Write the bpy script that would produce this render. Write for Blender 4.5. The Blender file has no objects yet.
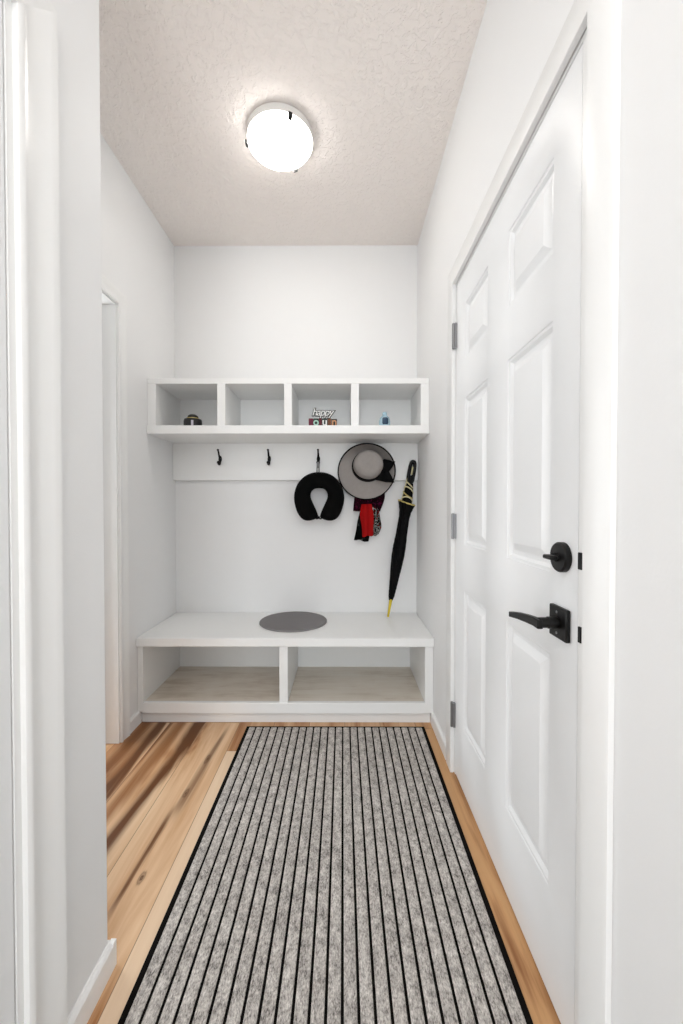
import bpy, bmesh, math, random
from mathutils import Vector, Matrix

random.seed(4)
SC = bpy.context.scene
COL = SC.collection
PI = math.pi

# ------------------------------------------------------------------ camera
CAM_H = 1.105
cam_d = bpy.data.cameras.new('camera')
cam_d.sensor_fit = 'AUTO'
cam_d.sensor_width = 36.0
cam_d.lens = 400.0 / 1024.0 * 36.0
cam_d.clip_start = 0.02
cam = bpy.data.objects.new('camera', cam_d)
COL.objects.link(cam)
cam.location = (0, 0, CAM_H)
cam.rotation_euler = (PI / 2 - math.atan(6 / 400.0), 0, math.atan(1.5 / 400.0))
SC.camera = cam

# ------------------------------------------------------------------ light
SC.view_settings.view_transform = 'Standard'
SC.view_settings.look = 'None'
SC.view_settings.exposure = 1.22
SC.view_settings.gamma = 1.0
SC.view_settings.use_curve_mapping = False
LAMP_BOWL = 12.4
LAMP_BULB = 30.0
world = bpy.data.worlds.new('world')
SC.world = world
world.use_nodes = True
wb = world.node_tree.nodes['Background']
wb.inputs['Color'].default_value = (0.93, 0.97, 1.0, 1)
wb.inputs['Strength'].default_value = 0.8

# added fill light far behind the camera, aimed at the end wall
rear_fill_d = bpy.data.lights.new('added_fill_rear', 'AREA')
rear_fill_d.shape = 'RECTANGLE'
rear_fill_d.size, rear_fill_d.size_y = 0.9, 2.2
rear_fill_d.energy = 16.0
rear_fill_d.color = (0.88, 0.95, 1.0)
rear_fill = bpy.data.objects.new('added_fill_rear', rear_fill_d)
COL.objects.link(rear_fill)
rear_fill.location = (-0.05, -3.35, 1.35)
rear_fill.rotation_euler = (PI / 2, 0, 0)

# added fill light shining through the left doorway onto door and floor
ld_d = bpy.data.lights.new('added_fill_left', 'AREA')
ld_d.shape = 'RECTANGLE'
ld_d.size, ld_d.size_y = 0.6, 1.9
ld_d.energy = 7.5
ld_d.color = (0.92, 0.97, 1.0)
ld = bpy.data.objects.new('added_fill_left', ld_d)
COL.objects.link(ld)
ld.location = (-1.9, 1.80, 1.05)
ld.rotation_euler = (PI / 2, 0, -PI / 2)

# unseen overhead fill added behind the camera for the near walls and floor
hl_d = bpy.data.lights.new('added_fill_overhead', 'AREA')
hl_d.shape = 'DISK'
hl_d.size = 0.45
hl_d.energy = 4.0
hl_d.color = (1.0, 0.97, 0.93)
hl = bpy.data.objects.new('added_fill_overhead', hl_d)
COL.objects.link(hl)
hl.location = (-0.05, -0.5, 2.66)

# ------------------------------------------------------------------ room numbers (metres)
XL, XR = -1.042, 0.458      # mudroom side walls
XN = -0.559                 # near left wall beside the camera
YB = 2.486                  # back wall
ZC = 2.708                  # ceiling
YS = 0.935                  # end of the near left wall
YR = -3.4                   # where the modelled hall stops behind the camera


# ------------------------------------------------------------------ materials
def srgb(r, g, b):
    def f(c):
        c /= 255.0
        return c / 12.92 if c <= 0.04045 else ((c + 0.055) / 1.055) ** 2.4
    return (f(r), f(g), f(b), 1)


class NT:
    def __init__(self, name):
        self.m = bpy.data.materials.new(name)
        self.m.use_nodes = True
        self.t = self.m.node_tree
        self.b = self.t.nodes['Principled BSDF']

    def n(self, kind, **kw):
        nd = self.t.nodes.new(kind)
        for k, v in kw.items():
            if k.startswith('i_'):
                key = k[2:]
                key = int(key) if key.isdigit() else key.replace('_', ' ')
                nd.inputs[key].default_value = v
            else:
                setattr(nd, k, v)
        return nd

    def l(self, a, b):
        self.t.links.new(a, b)

    def math(self, op, a, b=None, c=None):
        nd = self.t.nodes.new('ShaderNodeMath')
        nd.operation = op
        for i, v in enumerate((a, b, c)):
            if v is None:
                continue
            if isinstance(v, (int, float)):
                nd.inputs[i].default_value = v
            else:
                self.l(v, nd.inputs[i])
        return nd.outputs[0]

    def ramp(self, fac, stops, interp='LINEAR'):
        nd = self.t.nodes.new('ShaderNodeValToRGB')
        cr = nd.color_ramp
        cr.interpolation = interp
        while len(cr.elements) < len(stops):
            cr.elements.new(0.5)
        for e, (p, c) in zip(cr.elements, stops):
            e.position = p
            e.color = c
        self.l(fac, nd.inputs[0])
        return nd.outputs[0]

    def mix(self, fac, a, b, blend='MIX'):
        nd = self.t.nodes.new('ShaderNodeMix')
        nd.data_type = 'RGBA'
        nd.blend_type = blend
        for sock, v in ((nd.inputs[0], fac), (nd.inputs[6], a), (nd.inputs[7], b)):
            if isinstance(v, (int, float, tuple)):
                sock.default_value = v
            else:
                self.l(v, sock)
        return nd.outputs[2]

    def coord(self, which='Object', scale=(1, 1, 1)):
        tc = self.t.nodes.new('ShaderNodeTexCoord')
        mp = self.t.nodes.new('ShaderNodeMapping')
        mp.inputs['Scale'].default_value = scale
        self.l(tc.outputs[which], mp.inputs[0])
        return mp.outputs[0]

    def noise(self, vec, scale, detail=3, rough=0.5, dist=0.0):
        nd = self.t.nodes.new('ShaderNodeTexNoise')
        nd.inputs['Scale'].default_value = scale
        nd.inputs['Detail'].default_value = detail
        nd.inputs['Roughness'].default_value = rough
        nd.inputs['Distortion'].default_value = dist
        self.l(vec, nd.inputs['Vector'])
        return nd.outputs[0]

    def bump(self, height, strength, distance):
        nd = self.t.nodes.new('ShaderNodeBump')
        nd.inputs['Strength'].default_value = strength
        nd.inputs['Distance'].default_value = distance
        self.l(height, nd.inputs['Height'])
        self.l(nd.outputs[0], self.b.inputs['Normal'])


def simple(name, rgb, rough=0.5, metal=0.0, bump=None, spec=0.5, var=0.03, vscale=20):
    k = NT(name)
    v = k.coord()
    c = srgb(*rgb)
    d = tuple(x * (1 - var) for x in c[:3]) + (1,)
    k.l(k.mix(k.noise(v, vscale, 2), c, d), k.b.inputs['Base Color'])
    k.b.inputs['Roughness'].default_value = rough
    k.b.inputs['Metallic'].default_value = metal
    k.b.inputs['Specular IOR Level'].default_value = spec
    if bump:
        k.bump(k.noise(v, bump[0], 3), bump[1], bump[2])
    return k.m


M = {}
M['wall'] = simple('wall_paint', (246, 246, 246), 0.6, bump=(160, 0.12, 0.002), var=0.01, spec=0.3)
M['trim'] = simple('trim_paint', (248, 248, 247), 0.35, var=0.008)
M['door'] = simple('door_paint', (247, 248, 249), 0.38, var=0.008)
M['cabinet'] = simple('cabinet_paint', (251, 251, 250), 0.4, var=0.01)
M['black_metal'] = simple('black_metal', (10, 9, 9), 0.4, 0.0, spec=0.3)
M['black_gloss'] = simple('black_gloss', (5, 5, 5), 0.4, spec=0.25)
M['steel'] = simple('brushed_nickel', (150, 150, 152), 0.35, 0.9)
M['white_enamel'] = simple('white_enamel', (236, 234, 230), 0.35)
M['plush'] = simple('black_plush', (6, 6, 6), 0.95, bump=(500, 0.5, 0.002), spec=0.15, var=0.3, vscale=90)
M['black_cloth'] = simple('black_cloth', (8, 8, 9), 0.85, bump=(300, 0.3, 0.001), spec=0.2)
M['ribbon'] = simple('black_ribbon', (4, 4, 5), 0.75, spec=0.12)
M['felt'] = simple('grey_felt', (168, 162, 158), 0.95, bump=(420, 0.5, 0.0015), spec=0.1, var=0.12, vscale=60)
M['red_cloth'] = simple('red_cloth', (176, 4, 6), 0.75, bump=(260, 0.3, 0.001), spec=0.2, var=0.25, vscale=14)
M['gold'] = simple('gold_trim', (205, 186, 112), 0.4, 0.3)
M['yellow'] = simple('yellow_tip', (214, 190, 40), 0.4)
M['cream'] = simple('cream_band', (226, 216, 172), 0.6)
M['grey_tape'] = simple('grey_webbing', (150, 150, 150), 0.7)
M['umb_cloth'] = simple('umbrella_nylon', (8, 8, 9), 0.6, spec=0.1, bump=(40, 0.3, 0.004))
M['maroon'] = simple('maroon_paint', (104, 22, 50), 0.6)
M['dark_red'] = simple('dark_red_paint', (92, 20, 34), 0.6)
M['brown'] = simple('brown_paint', (112, 66, 38), 0.6)
M['mint'] = simple('mint_paint', (176, 214, 198), 0.6)
M['white_paint'] = simple('white_paint', (240, 240, 238), 0.6)
M['black_paint'] = simple('black_paint', (20, 24, 24), 0.6)
M['green_black'] = simple('dark_green_paint', (30, 52, 44), 0.6)
M['tan_paint'] = simple('tan_paint', (206, 150, 106), 0.6)
M['navy'] = simple('navy_label', (36, 66, 92), 0.5)
M['pale_label'] = simple('pale_label', (196, 192, 204), 0.5)
M['dark_jar'] = simple('dark_jar', (14, 12, 18), 0.35)
M['aqua'] = simple('pale_blue_plastic', (176, 206, 220), 0.2)


def mat_ceiling():
    k = NT('knockdown_ceiling')
    v = k.coord()
    n1 = k.noise(v, 38, 3, 0.55, 0.6)
    n2 = k.noise(v, 70, 2, 0.5)
    h = k.ramp(n1, [(0.47, (0, 0, 0, 1)), (0.56, (1, 1, 1, 1))])
    hh = k.math('ADD', h, k.math('MULTIPLY', n2, 0.25))
    k.bump(hh, 0.6, 0.004)
    k.b.inputs['Base Color'].default_value = srgb(253, 246, 241)
    k.b.inputs['Roughness'].default_value = 0.75
    k.b.inputs['Specular IOR Level'].default_value = 0.25
    return k.m


def mat_floor():
    k = NT('plank_floor')
    tc = k.n('ShaderNodeTexCoord')
    sx = k.n('ShaderNodeSeparateXYZ')
    k.l(tc.outputs['Object'], sx.inputs[0])
    x, y = sx.outputs[0], sx.outputs[1]
    W, L = 0.178, 1.22
    u = k.math('DIVIDE', k.math('ADD', x, 0.525), W)
    idx = k.math('FLOOR', u)
    # end joints: plank 0 ends at y = 1.786
    off = k.math('ADD', k.math('MULTIPLY', k.math('LESS_THAN', idx, -0.5), -0.192), k.math('MULTIPLY', k.math('GREATER_THAN', idx, 0.5), -0.15))
    w = k.math('ADD', k.math('DIVIDE', k.math('SUBTRACT', y, 1.786), L), off)
    piece = k.math('FLOOR', w)
    cid = k.n('ShaderNodeCombineXYZ')
    k.l(k.math('ADD', idx, 7.3), cid.inputs[0])
    k.l(k.math('ADD', piece, 3.7), cid.inputs[1])
    wn = k.n('ShaderNodeTexWhiteNoise', noise_dimensions='3D')
    k.l(cid.outputs[0], wn.inputs['Vector'])
    rnd = wn.outputs['Value']
    # grain coordinate: stretched along the plank, shifted per piece
    sv = k.n('ShaderNodeCombineXYZ')
    k.l(k.math('ADD', k.math('MULTIPLY', x, 9.0), k.math('MULTIPLY', rnd, 40.0)), sv.inputs[0])
    k.l(k.math('MULTIPLY', y, 0.8), sv.inputs[1])
    k.l(k.math('MULTIPLY', rnd, 17.0), sv.inputs[2])
    big = k.noise(sv.outputs[0], 1.0, 4, 0.55, 1.1)
    sv2 = k.n('ShaderNodeCombineXYZ')
    k.l(k.math('ADD', k.math('MULTIPLY', x, 60.0), k.math('MULTIPLY', rnd, 20.0)), sv2.inputs[0])
    k.l(k.math('MULTIPLY', y, 2.2), sv2.inputs[1])
    fine = k.noise(sv2.outputs[0], 1.0, 4, 0.6, 0.4)
    val = k.math('ADD', k.math('MULTIPLY', big, 0.8), k.math('MULTIPLY', fine, 0.2))
    base = k.ramp(val, [(0.28, srgb(110, 70, 40)), (0.38, srgb(172, 122, 80)), (0.47, srgb(208, 168, 130)),
                        (0.60, srgb(228, 196, 162)), (0.75, srgb(242, 218, 188))])
    tone = k.ramp(rnd, [(0.0, srgb(226, 210, 196)), (0.5, srgb(255, 250, 244)), (1.0, srgb(240, 226, 210))])
    base = k.mix(1.0, base, tone, 'MULTIPLY')

    # sap-and-heartwood bands with a shape of their own, and the knots of the plank beside the rug
    def streak(x0, slope, wid, y0, y1, amount, col, src):
        wob = k.math('MULTIPLY', k.math('SUBTRACT', big, 0.5), 0.10)
        c = k.math('ADD', k.math('SUBTRACT', k.math('SUBTRACT', x, x0), k.math('MULTIPLY', k.math('SUBTRACT', y, 1.5), slope)), wob)
        d = k.math('DIVIDE', k.math('ABSOLUTE', c), wid)
        a = k.n('ShaderNodeMapRange', interpolation_type='SMOOTHSTEP')
        a.inputs[1].default_value = 1.0
        a.inputs[2].default_value = 0.15
        k.l(d, a.inputs[0])
        b = k.n('ShaderNodeMapRange', interpolation_type='SMOOTHSTEP')
        b.inputs[1].default_value = y0 - 0.05
        b.inputs[2].default_value = y0 + 0.1
        k.l(y, b.inputs[0])
        e = k.n('ShaderNodeMapRange', interpolation_type='SMOOTHSTEP')
        e.inputs[1].default_value = y1 + 0.05
        e.inputs[2].default_value = y1 - 0.1
        k.l(y, e.inputs[0])
        f = k.math('MULTIPLY', k.math('MULTIPLY', a.outputs[0], b.outputs[0]), e.outputs[0])
        f = k.math('MULTIPLY', f, k.math('ADD', k.math('MULTIPLY', fine, 1.1), 0.55))
        return k.mix(k.math('MULTIPLY', f, amount), src, col)
    dark = srgb(104, 62, 30)
    base = streak(-0.748, 0.035, 0.046, 0.9, 2.4, 1.0, dark, base)
    base = streak(-0.925, 0.02, 0.052, 1.0, 2.4, 1.0, dark, base)
    base = streak(-0.840, 0.03, 0.042, 1.0, 2.4, 0.75, srgb(150, 98, 54), base)
    base = streak(-1.00, 0.0, 0.06, 1.0, 2.4, 0.85, srgb(128, 80, 42), base)
    base = streak(-0.610, 0.05, 0.017, 1.05, 1.45, 0.9, srgb(112, 70, 38), base)
    base = streak(-0.590, 0.06, 0.022, 1.4, 1.97, 0.65, srgb(112, 72, 42), base)

    def knot(kx, ky, rx, ry, src):
        dx = k.math('DIVIDE', k.math('SUBTRACT', x, kx), rx)
        dy = k.math('DIVIDE', k.math('SUBTRACT', y, ky), ry)
        r = k.math('SQRT', k.math('ADD', k.math('MULTIPLY', dx, dx), k.math('MULTIPLY', dy, dy)))
        r = k.math('ADD', r, k.math('MULTIPLY', k.math('SUBTRACT', fine, 0.5), 1.2))
        a = k.n('ShaderNodeMapRange', interpolation_type='SMOOTHSTEP')
        a.inputs[1].default_value = 1.0
        a.inputs[2].default_value = 0.2
        k.l(r, a.inputs[0])
        ring = k.math('ADD', k.math('MULTIPLY', k.math('SINE', k.math('MULTIPLY', r, 14.0)), 0.25), 0.75)
        return k.mix(k.math('MULTIPLY', k.math('MULTIPLY', a.outputs[0], ring), 0.9), src, srgb(86, 50, 26))
    base = knot(-0.598, 1.17, 0.012, 0.03, base)
    base = knot(-0.605, 1.52, 0.014, 0.04, base)
    base = knot(-0.590, 1.73, 0.016, 0.05, base)
    # the pale plank under the rug's left edge
    is0 = k.math('MULTIPLY', k.math('COMPARE', idx, 0.0, 0.1), k.math('LESS_THAN', y, 1.786))
    pale = k.mix(fine, srgb(222, 190, 158), srgb(242, 216, 186))
    base = k.mix(is0, base, pale)
    # the plank along the door
    is5 = k.math('COMPARE', idx, 5.0, 0.1)
    tan = k.ramp(val, [(0.34, srgb(150, 100, 60)), (0.46, srgb(204, 156, 108)), (0.7, srgb(222, 178, 130))])
    base = k.mix(is5, base, tan)
    # joints
    fu = k.math('FRACT', u)
    du = k.math('MULTIPLY', k.math('MINIMUM', fu, k.math('SUBTRACT', 1.0, fu)), W)
    fw = k.math('FRACT', w)
    dw = k.math('MULTIPLY', k.math('MINIMUM', fw, k.math('SUBTRACT', 1.0, fw)), L)
    gap = k.math('LESS_THAN', k.math('MINIMUM', du, dw), 0.0012)
    base = k.mix(k.math('MULTIPLY', gap, 0.6), base, srgb(90, 60, 38))
    k.l(base, k.b.inputs['Base Color'])
    k.b.inputs['Roughness'].default_value = 0.42
    k.b.inputs['Specular IOR Level'].default_value = 0.35
    k.bump(k.math('SUBTRACT', fine, gap), 0.15, 0.001)
    return k.m


def mat_rug():
    k = NT('flecked_grey_carpet')
    v = k.coord('Object', (1, 0.45, 1))
    n1 = k.noise(v, 330, 3, 0.75)
    n2 = k.noise(k.coord('Object', (1, 0.7, 1)), 60, 3, 0.6)
    n3 = k.noise(k.coord(), 5, 2)
    f = k.math('ADD', k.math('MULTIPLY', n1, 0.62), k.math('MULTIPLY', n2, 0.38))
    c = k.ramp(f, [(0.36, srgb(92, 88, 85)), (0.46, srgb(170, 164, 159)), (0.54, srgb(206, 200, 194)), (0.64, srgb(240, 235, 229))])
    c = k.mix(k.math('MULTIPLY', n3, 0.25), c, srgb(150, 145, 140))
    k.l(c, k.b.inputs['Base Color'])
    k.b.inputs['Roughness'].default_value = 0.95
    k.b.inputs['Specular IOR Level'].default_value = 0.1
    k.bump(n1, 0.6, 0.003)
    return k.m


def mat_laminate():
    k = NT('weathered_shelf_board')
    v = k.coord('Object', (1.5, 9, 1))
    n = k.noise(v, 2.2, 4, 0.6, 0.6)
    n2 = k.noise(k.coord(), 5, 3)
    f = k.math('ADD', k.math('MULTIPLY', n, 0.6), k.math('MULTIPLY', n2, 0.4))
    k.l(k.ramp(f, [(0.32, srgb(206, 192, 174)), (0.5, srgb(232, 222, 208)), (0.7, srgb(240, 233, 222))]), k.b.inputs['Base Color'])
    k.b.inputs['Roughness'].default_value = 0.5
    return k.m


def mat_scarf(name, cols):
    k = NT(name)
    v = k.coord()
    vo = k.n('ShaderNodeTexVoronoi', feature='F1')
    vo.inputs['Scale'].default_value = 75
    k.l(v, vo.inputs['Vector'])
    n = k.noise(v, 46, 2, 0.6, 1.2)
    f = k.math('ADD', k.math('MULTIPLY', vo.outputs['Distance'], 0.5), k.math('MULTIPLY', n, 0.6))
    k.l(k.ramp(f, cols), k.b.inputs['Base Color'])
    k.b.inputs['Roughness'].default_value = 0.9
    k.b.inputs['Specular IOR Level'].default_value = 0.05
    return k.m


def mat_mat():
    k = NT('woven_grey')
    v = k.coord()
    wv = k.n('ShaderNodeTexWave', wave_type='RINGS', rings_direction='Z')
    wv.inputs['Scale'].default_value = 60
    k.l(v, wv.inputs['Vector'])
    f = k.math('ADD', k.math('MULTIPLY', wv.outputs['Fac'], 0.3), k.math('MULTIPLY', k.noise(v, 260, 2), 0.7))
    k.l(k.ramp(f, [(0.3, srgb(104, 101, 102)), (0.7, srgb(146, 142, 143))]), k.b.inputs['Base Color'])
    k.b.inputs['Roughness'].default_value = 0.8
    k.bump(f, 0.4, 0.001)
    return k.m


def mat_bowl():
    k = NT('frosted_lamp_glass')
    out = k.t.nodes['Material Output']
    em = k.n('ShaderNodeEmission')
    em.inputs['Color'].default_value = (1.0, 0.975, 0.945, 1)
    em.inputs['Strength'].default_value = LAMP_BOWL
    tr = k.n('ShaderNodeBsdfTransparent')
    gl = k.n('ShaderNodeBsdfPrincipled')
    gl.inputs['Base Color'].default_value = srgb(250, 240, 228)
    gl.inputs['Roughness'].default_value = 0.3
    m1 = k.n('ShaderNodeMixShader')
    m1.inputs[0].default_value = 0.25
    k.l(em.outputs[0], m1.inputs[1])
    k.l(gl.outputs[0], m1.inputs[2])
    m2 = k.n('ShaderNodeMixShader')
    m2.inputs[0].default_value = 0.45
    k.l(m1.outputs[0], m2.inputs[1])
    k.l(tr.outputs[0], m2.inputs[2])
    k.l(m2.outputs[0], out.inputs['Surface'])
    return k.m


def mat_emit(name, col, s):
    k = NT(name)
    k.b.inputs['Base Color'].default_value = col
    k.b.inputs['Emission Color'].default_value = col
    k.b.inputs['Emission Strength'].default_value = s
    return k.m


M['ceiling'] = mat_ceiling()
M['floor'] = mat_floor()
M['rug'] = mat_rug()
M['rug_black'] = simple('black_rug_backing', (18, 15, 13), 0.9, bump=(300, 0.4, 0.001), spec=0.1, var=0.2, vscale=120)
M['laminate'] = mat_laminate()
M['mat'] = mat_mat()
M['bowl'] = mat_bowl()
M['bulb'] = mat_emit('lamp_bulb', (1.0, 0.97, 0.92, 1), LAMP_BULB)
K, RD, WH, PU = srgb(5, 7, 6), srgb(160, 12, 20), srgb(225, 225, 220), srgb(74, 12, 38)
M['print_black'] = mat_scarf('black_print', [(0.26, PU), (0.36, K), (0.76, K), (0.80, srgb(110, 114, 110))])
M['print_mixed'] = mat_scarf('mixed_print', [(0.36, RD), (0.42, K), (0.575, K), (0.59, WH), (0.61, WH), (0.625, K)])
M['print_purple'] = mat_scarf('purple_print', [(0.36, srgb(58, 8, 30)), (0.48, srgb(30, 6, 16)), (0.60, K), (0.72, srgb(74, 14, 44))])


# ------------------------------------------------------------------ mesh helpers
class MB:
    def __init__(self):
        self.v, self.f = [], []

    def add(self, vs, fs):
        o = len(self.v)
        self.v += [tuple(p) for p in vs]
        self.f += [tuple(i + o for i in q) for q in fs]
        return self

    def box(self, x0, x1, y0, y1, z0, z1):
        vs = [(x, y, z) for x in (x0, x1) for y in (y0, y1) for z in (z0, z1)]
        fs = [(0, 1, 3, 2), (4, 6, 7, 5), (0, 4, 5, 1), (2, 3, 7, 6), (0, 2, 6, 4), (1, 5, 7, 3)]
        return self.add(vs, fs)

    def loft(self, rings, closed=True, caps=True):
        n = len(rings[0])
        vs = [p for r in rings for p in r]
        fs = []
        for i in range(len(rings) - 1):
            for j in range(n if closed else n - 1):
                a, b = i * n + j, i * n + (j + 1) % n
                fs.append((a, b, b + n, a + n))
        if caps and closed:
            fs.append(tuple(range(n))[::-1])
            fs.append(tuple(range((len(rings) - 1) * n, len(rings) * n)))
        return self.add(vs, fs)

    def tube(self, pts, rad, n=12, squash=1.0):
        pts = [Vector(p) for p in pts]
        if not isinstance(rad, (list, tuple)):
            rad = [rad] * len(pts)
        rings = []
        t0 = (pts[1] - pts[0]).normalized()
        up = Vector((0, 0, 1)) if abs(t0.z) < 0.9 else Vector((0, 1, 0))
        side = t0.cross(up).normalized()
        for i, p in enumerate(pts):
            t = (pts[min(i + 1, len(pts) - 1)] - pts[max(i - 1, 0)]).normalized()
            side = (side - t * side.dot(t)).normalized()
            nn = t.cross(side).normalized()
            rings.append([p + side * math.cos(2 * PI * j / n) * rad[i] + nn * math.sin(2 * PI * j / n) * rad[i] * squash for j in range(n)])
        return self.loft(rings)

    def lathe(self, prof, c=(0, 0, 0), axis='Z', n=40, caps=True):
        rings = []
        for r, h in prof:
            ring = []
            for j in range(n):
                a = 2 * PI * j / n
                p = (r * math.cos(a), r * math.sin(a), h)
                if axis == 'Y':
                    p = (p[0], h, p[1])
                elif axis == 'X':
                    p = (h, p[0], p[1])
                ring.append((p[0] + c[0], p[1] + c[1], p[2] + c[2]))
            rings.append(ring)
        return self.loft(rings, True, caps)

    def prism(self, poly, f0, f1):
        """poly: 2-D outline; f0 / f1 turn an outline point into the two end points"""
        return self.loft([[f0(p) for p in poly], [f1(p) for p in poly]])


def smooth_pts(pts, n=6, closed=False):
    pts = [Vector(p) for p in pts]
    out = []
    N = len(pts)
    for i in range(N if closed else N - 1):
        if closed:
            p0, p1, p2, p3 = pts[i - 1], pts[i], pts[(i + 1) % N], pts[(i + 2) % N]
        else:
            p0, p1, p2, p3 = pts[max(i - 1, 0)], pts[i], pts[i + 1], pts[min(i + 2, N - 1)]
        for s in range(n):
            t = s / n
            out.append(0.5 * ((2 * p1) + (p2 - p0) * t + (2 * p0 - 5 * p1 + 4 * p2 - p3) * t * t + (3 * p1 - p0 - 3 * p2 + p3) * t ** 3))
    if not closed:
        out.append(pts[-1])
    return out


def obj(name, mb, mat, parent=None, bevel=0.0, smooth=35, segs=2, subsurf=0, solid=0.0):
    me = bpy.data.meshes.new(name)
    me.from_pydata([tuple(p) for p in mb.v], [], mb.f)
    bm = bmesh.new()
    bm.from_mesh(me)
    bmesh.ops.recalc_face_normals(bm, faces=bm.faces)
    bm.to_mesh(me)
    bm.free()
    me.materials.append(M[mat])
    if smooth:
        me.shade_smooth()
        me.set_sharp_from_angle(angle=math.radians(smooth))
    o = bpy.data.objects.new(name, me)
    COL.objects.link(o)
    if solid:
        s = o.modifiers.new('thick', 'SOLIDIFY')
        s.thickness = solid
        s.offset = 0
    if bevel:
        b = o.modifiers.new('bevel', 'BEVEL')
        b.width = bevel
        b.segments = segs
        b.limit_method = 'ANGLE'
        b.angle_limit = math.radians(40)
    if subsurf:
        s = o.modifiers.new('subd', 'SUBSURF')
        s.levels = s.render_levels = subsurf
    if parent is not None:
        o.parent = parent
        # geometry is written in world metres: keep it in place under a moved parent
        o.matrix_parent_inverse = parent_world(parent).inverted()
    return o


def parent_world(p):
    m = p.matrix_basis.copy()
    while p.parent is not None:
        m = p.parent.matrix_basis @ p.matrix_parent_inverse @ m
        p = p.parent
    return m


def tag(o, label=None, cat=None, group=None, kind=None):
    for key, val in (('label', label), ('category', cat), ('group', group), ('kind', kind)):
        if val:
            o[key] = val
    return o


def thing(name, loc, label, cat, group=None, kind=None):
    o = bpy.data.objects.new(name, None)
    COL.objects.link(o)
    o.empty_display_size = 0.05
    o.location = loc
    return tag(o, label, cat, group, kind)


# ------------------------------------------------------------------ the setting
fl = obj('floor', MB().box(-2.2, 0.75, YR, 2.62, -0.12, 0.0), 'floor')
tag(fl, 'brown and tan streaked wood plank floor around the striped rug', 'floor', kind='structure')
ce = obj('ceiling', MB().box(-2.2, 0.75, YR, 2.62, ZC, ZC + 0.12), 'ceiling')
tag(ce, 'textured off white ceiling above the mudroom', 'ceiling', kind='structure')
wb_ = obj('wall_back', MB().box(-1.18, 0.60, YB, YB + 0.12, 0, ZC), 'wall')
tag(wb_, 'white end wall behind the bench and the cubby shelf', 'wall', kind='structure')

LH = 1.975                  # head height of the two left openings
LD0, LD1 = 1.03, 1.852
LDH = 2.040                 # head height of the left doorway      # left door opening along y
mb = MB()
mb.box(XL - 0.12, XL, YS - 0.12, LD0, 0, ZC)
mb.box(XL - 0.12, XL, LD1, YB, 0, ZC)
mb.box(XL - 0.12, XL, LD0, LD1, LDH, ZC)
tag(obj('wall_left', mb, 'wall'), 'white left wall with the narrow doorway', 'wall', kind='structure')

# unseen walls beyond the left doorway, added to keep world light off its jamb
mb = MB()
mb.box(-2.2, -2.1, 0.6, 2.62, 0, ZC)
mb.box(-2.1, XL - 0.12, 0.6, 0.7, 0, ZC)
mb.box(-2.1, XL - 0.12, 2.52, 2.62, 0, ZC)
tag(obj('wall_side', mb, 'wall'), 'unseen white wall added beyond the left doorway to block world light', 'wall', kind='structure')

NO0, NO1 = -0.16, 0.686     # near left opening along y
mb = MB()
mb.box(XN - 0.12, XN, NO1, YS, 0, ZC)
mb.box(XL, XN - 0.12, YS - 0.12, YS, 0, ZC)
mb.box(XN - 0.12, XN, NO0, NO1, LH, ZC)
mb.box(XN - 0.12, XN, YR, NO0, 0, ZC)
tag(obj('wall_front', mb, 'wall', bevel=0.004), 'near left wall end with white baseboard at its foot', 'wall', kind='structure')

RH = 2.012
RD0, RD1 = 0.750, 1.648     # right door opening along y
mb = MB()
mb.box(XR, XR + 0.14, YR, RD0, 0, ZC)
mb.box(XR, XR + 0.14, RD1, YB, 0, ZC)
mb.box(XR, XR + 0.14, RD0, RD1, RH, ZC)
tag(obj('wall_right', mb, 'wall'), 'white right wall around the panelled door', 'wall', kind='structure')

# casing profile: (u across the width from the inner edge, v proud of the wall)
PROF = [(0.0, 0.0), (0.0, 0.0085), (0.004, 0.0115), (0.010, 0.0115), (0.016, 0.0085), (0.030, 0.0095),
        (0.050, 0.0125), (0.058, 0.0150), (0.0635, 0.0150), (0.066, 0.012), (0.066, 0.0)]


def casing(mb, wall_x, sgn, y0, y1, zh, w=0.066, thick=0.015):
    """flat-stock door casing round the opening y0..y1 below zh on the wall x = wall_x, proud along sgn"""
    s, tk = w / 0.066, thick / 0.015
    P = [(u * s, v * tk) for u, v in PROF]
    mb.prism(P, lambda p: (wall_x + sgn * p[1], y0 - p[0], 0), lambda p: (wall_x + sgn * p[1], y0 - p[0], zh + p[0]))
    mb.prism(P, lambda p: (wall_x + sgn * p[1], y1 + p[0], 0), lambda p: (wall_x + sgn * p[1], y1 + p[0], zh + p[0]))
    mb.prism(P, lambda p: (wall_x + sgn * p[1], y0 - p[0], zh + p[0]), lambda p: (wall_x + sgn * p[1], y1 + p[0], zh + p[0]))


def square_casing(mb, wall_x, sgn, y0, y1, zh, w, thick):
    P = [(0, 0), (0, thick - .0015), (.0015, thick), (w * .93, thick), (w, thick - .003), (w, 0)]
    mb.prism(P, lambda p: (wall_x + sgn * p[1], y0 - p[0], 0), lambda p: (wall_x + sgn * p[1], y0 - p[0], zh + p[0]))
    mb.prism(P, lambda p: (wall_x + sgn * p[1], y1 + p[0], 0), lambda p: (wall_x + sgn * p[1], y1 + p[0], zh + p[0]))
    mb.prism(P, lambda p: (wall_x + sgn * p[1], y0 - p[0], zh + p[0]), lambda p: (wall_x + sgn * p[1], y1 + p[0], zh + p[0]))


def jamb(mb, xa, xb, y0, y1, zh, t=0.018):
    mb.box(xa, xb, y0, y0 + t, 0, zh)
    mb.box(xa, xb, y1 - t, y1, 0, zh)
    mb.box(xa, xb, y0 + t, y1 - t, zh - t, zh)


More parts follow.
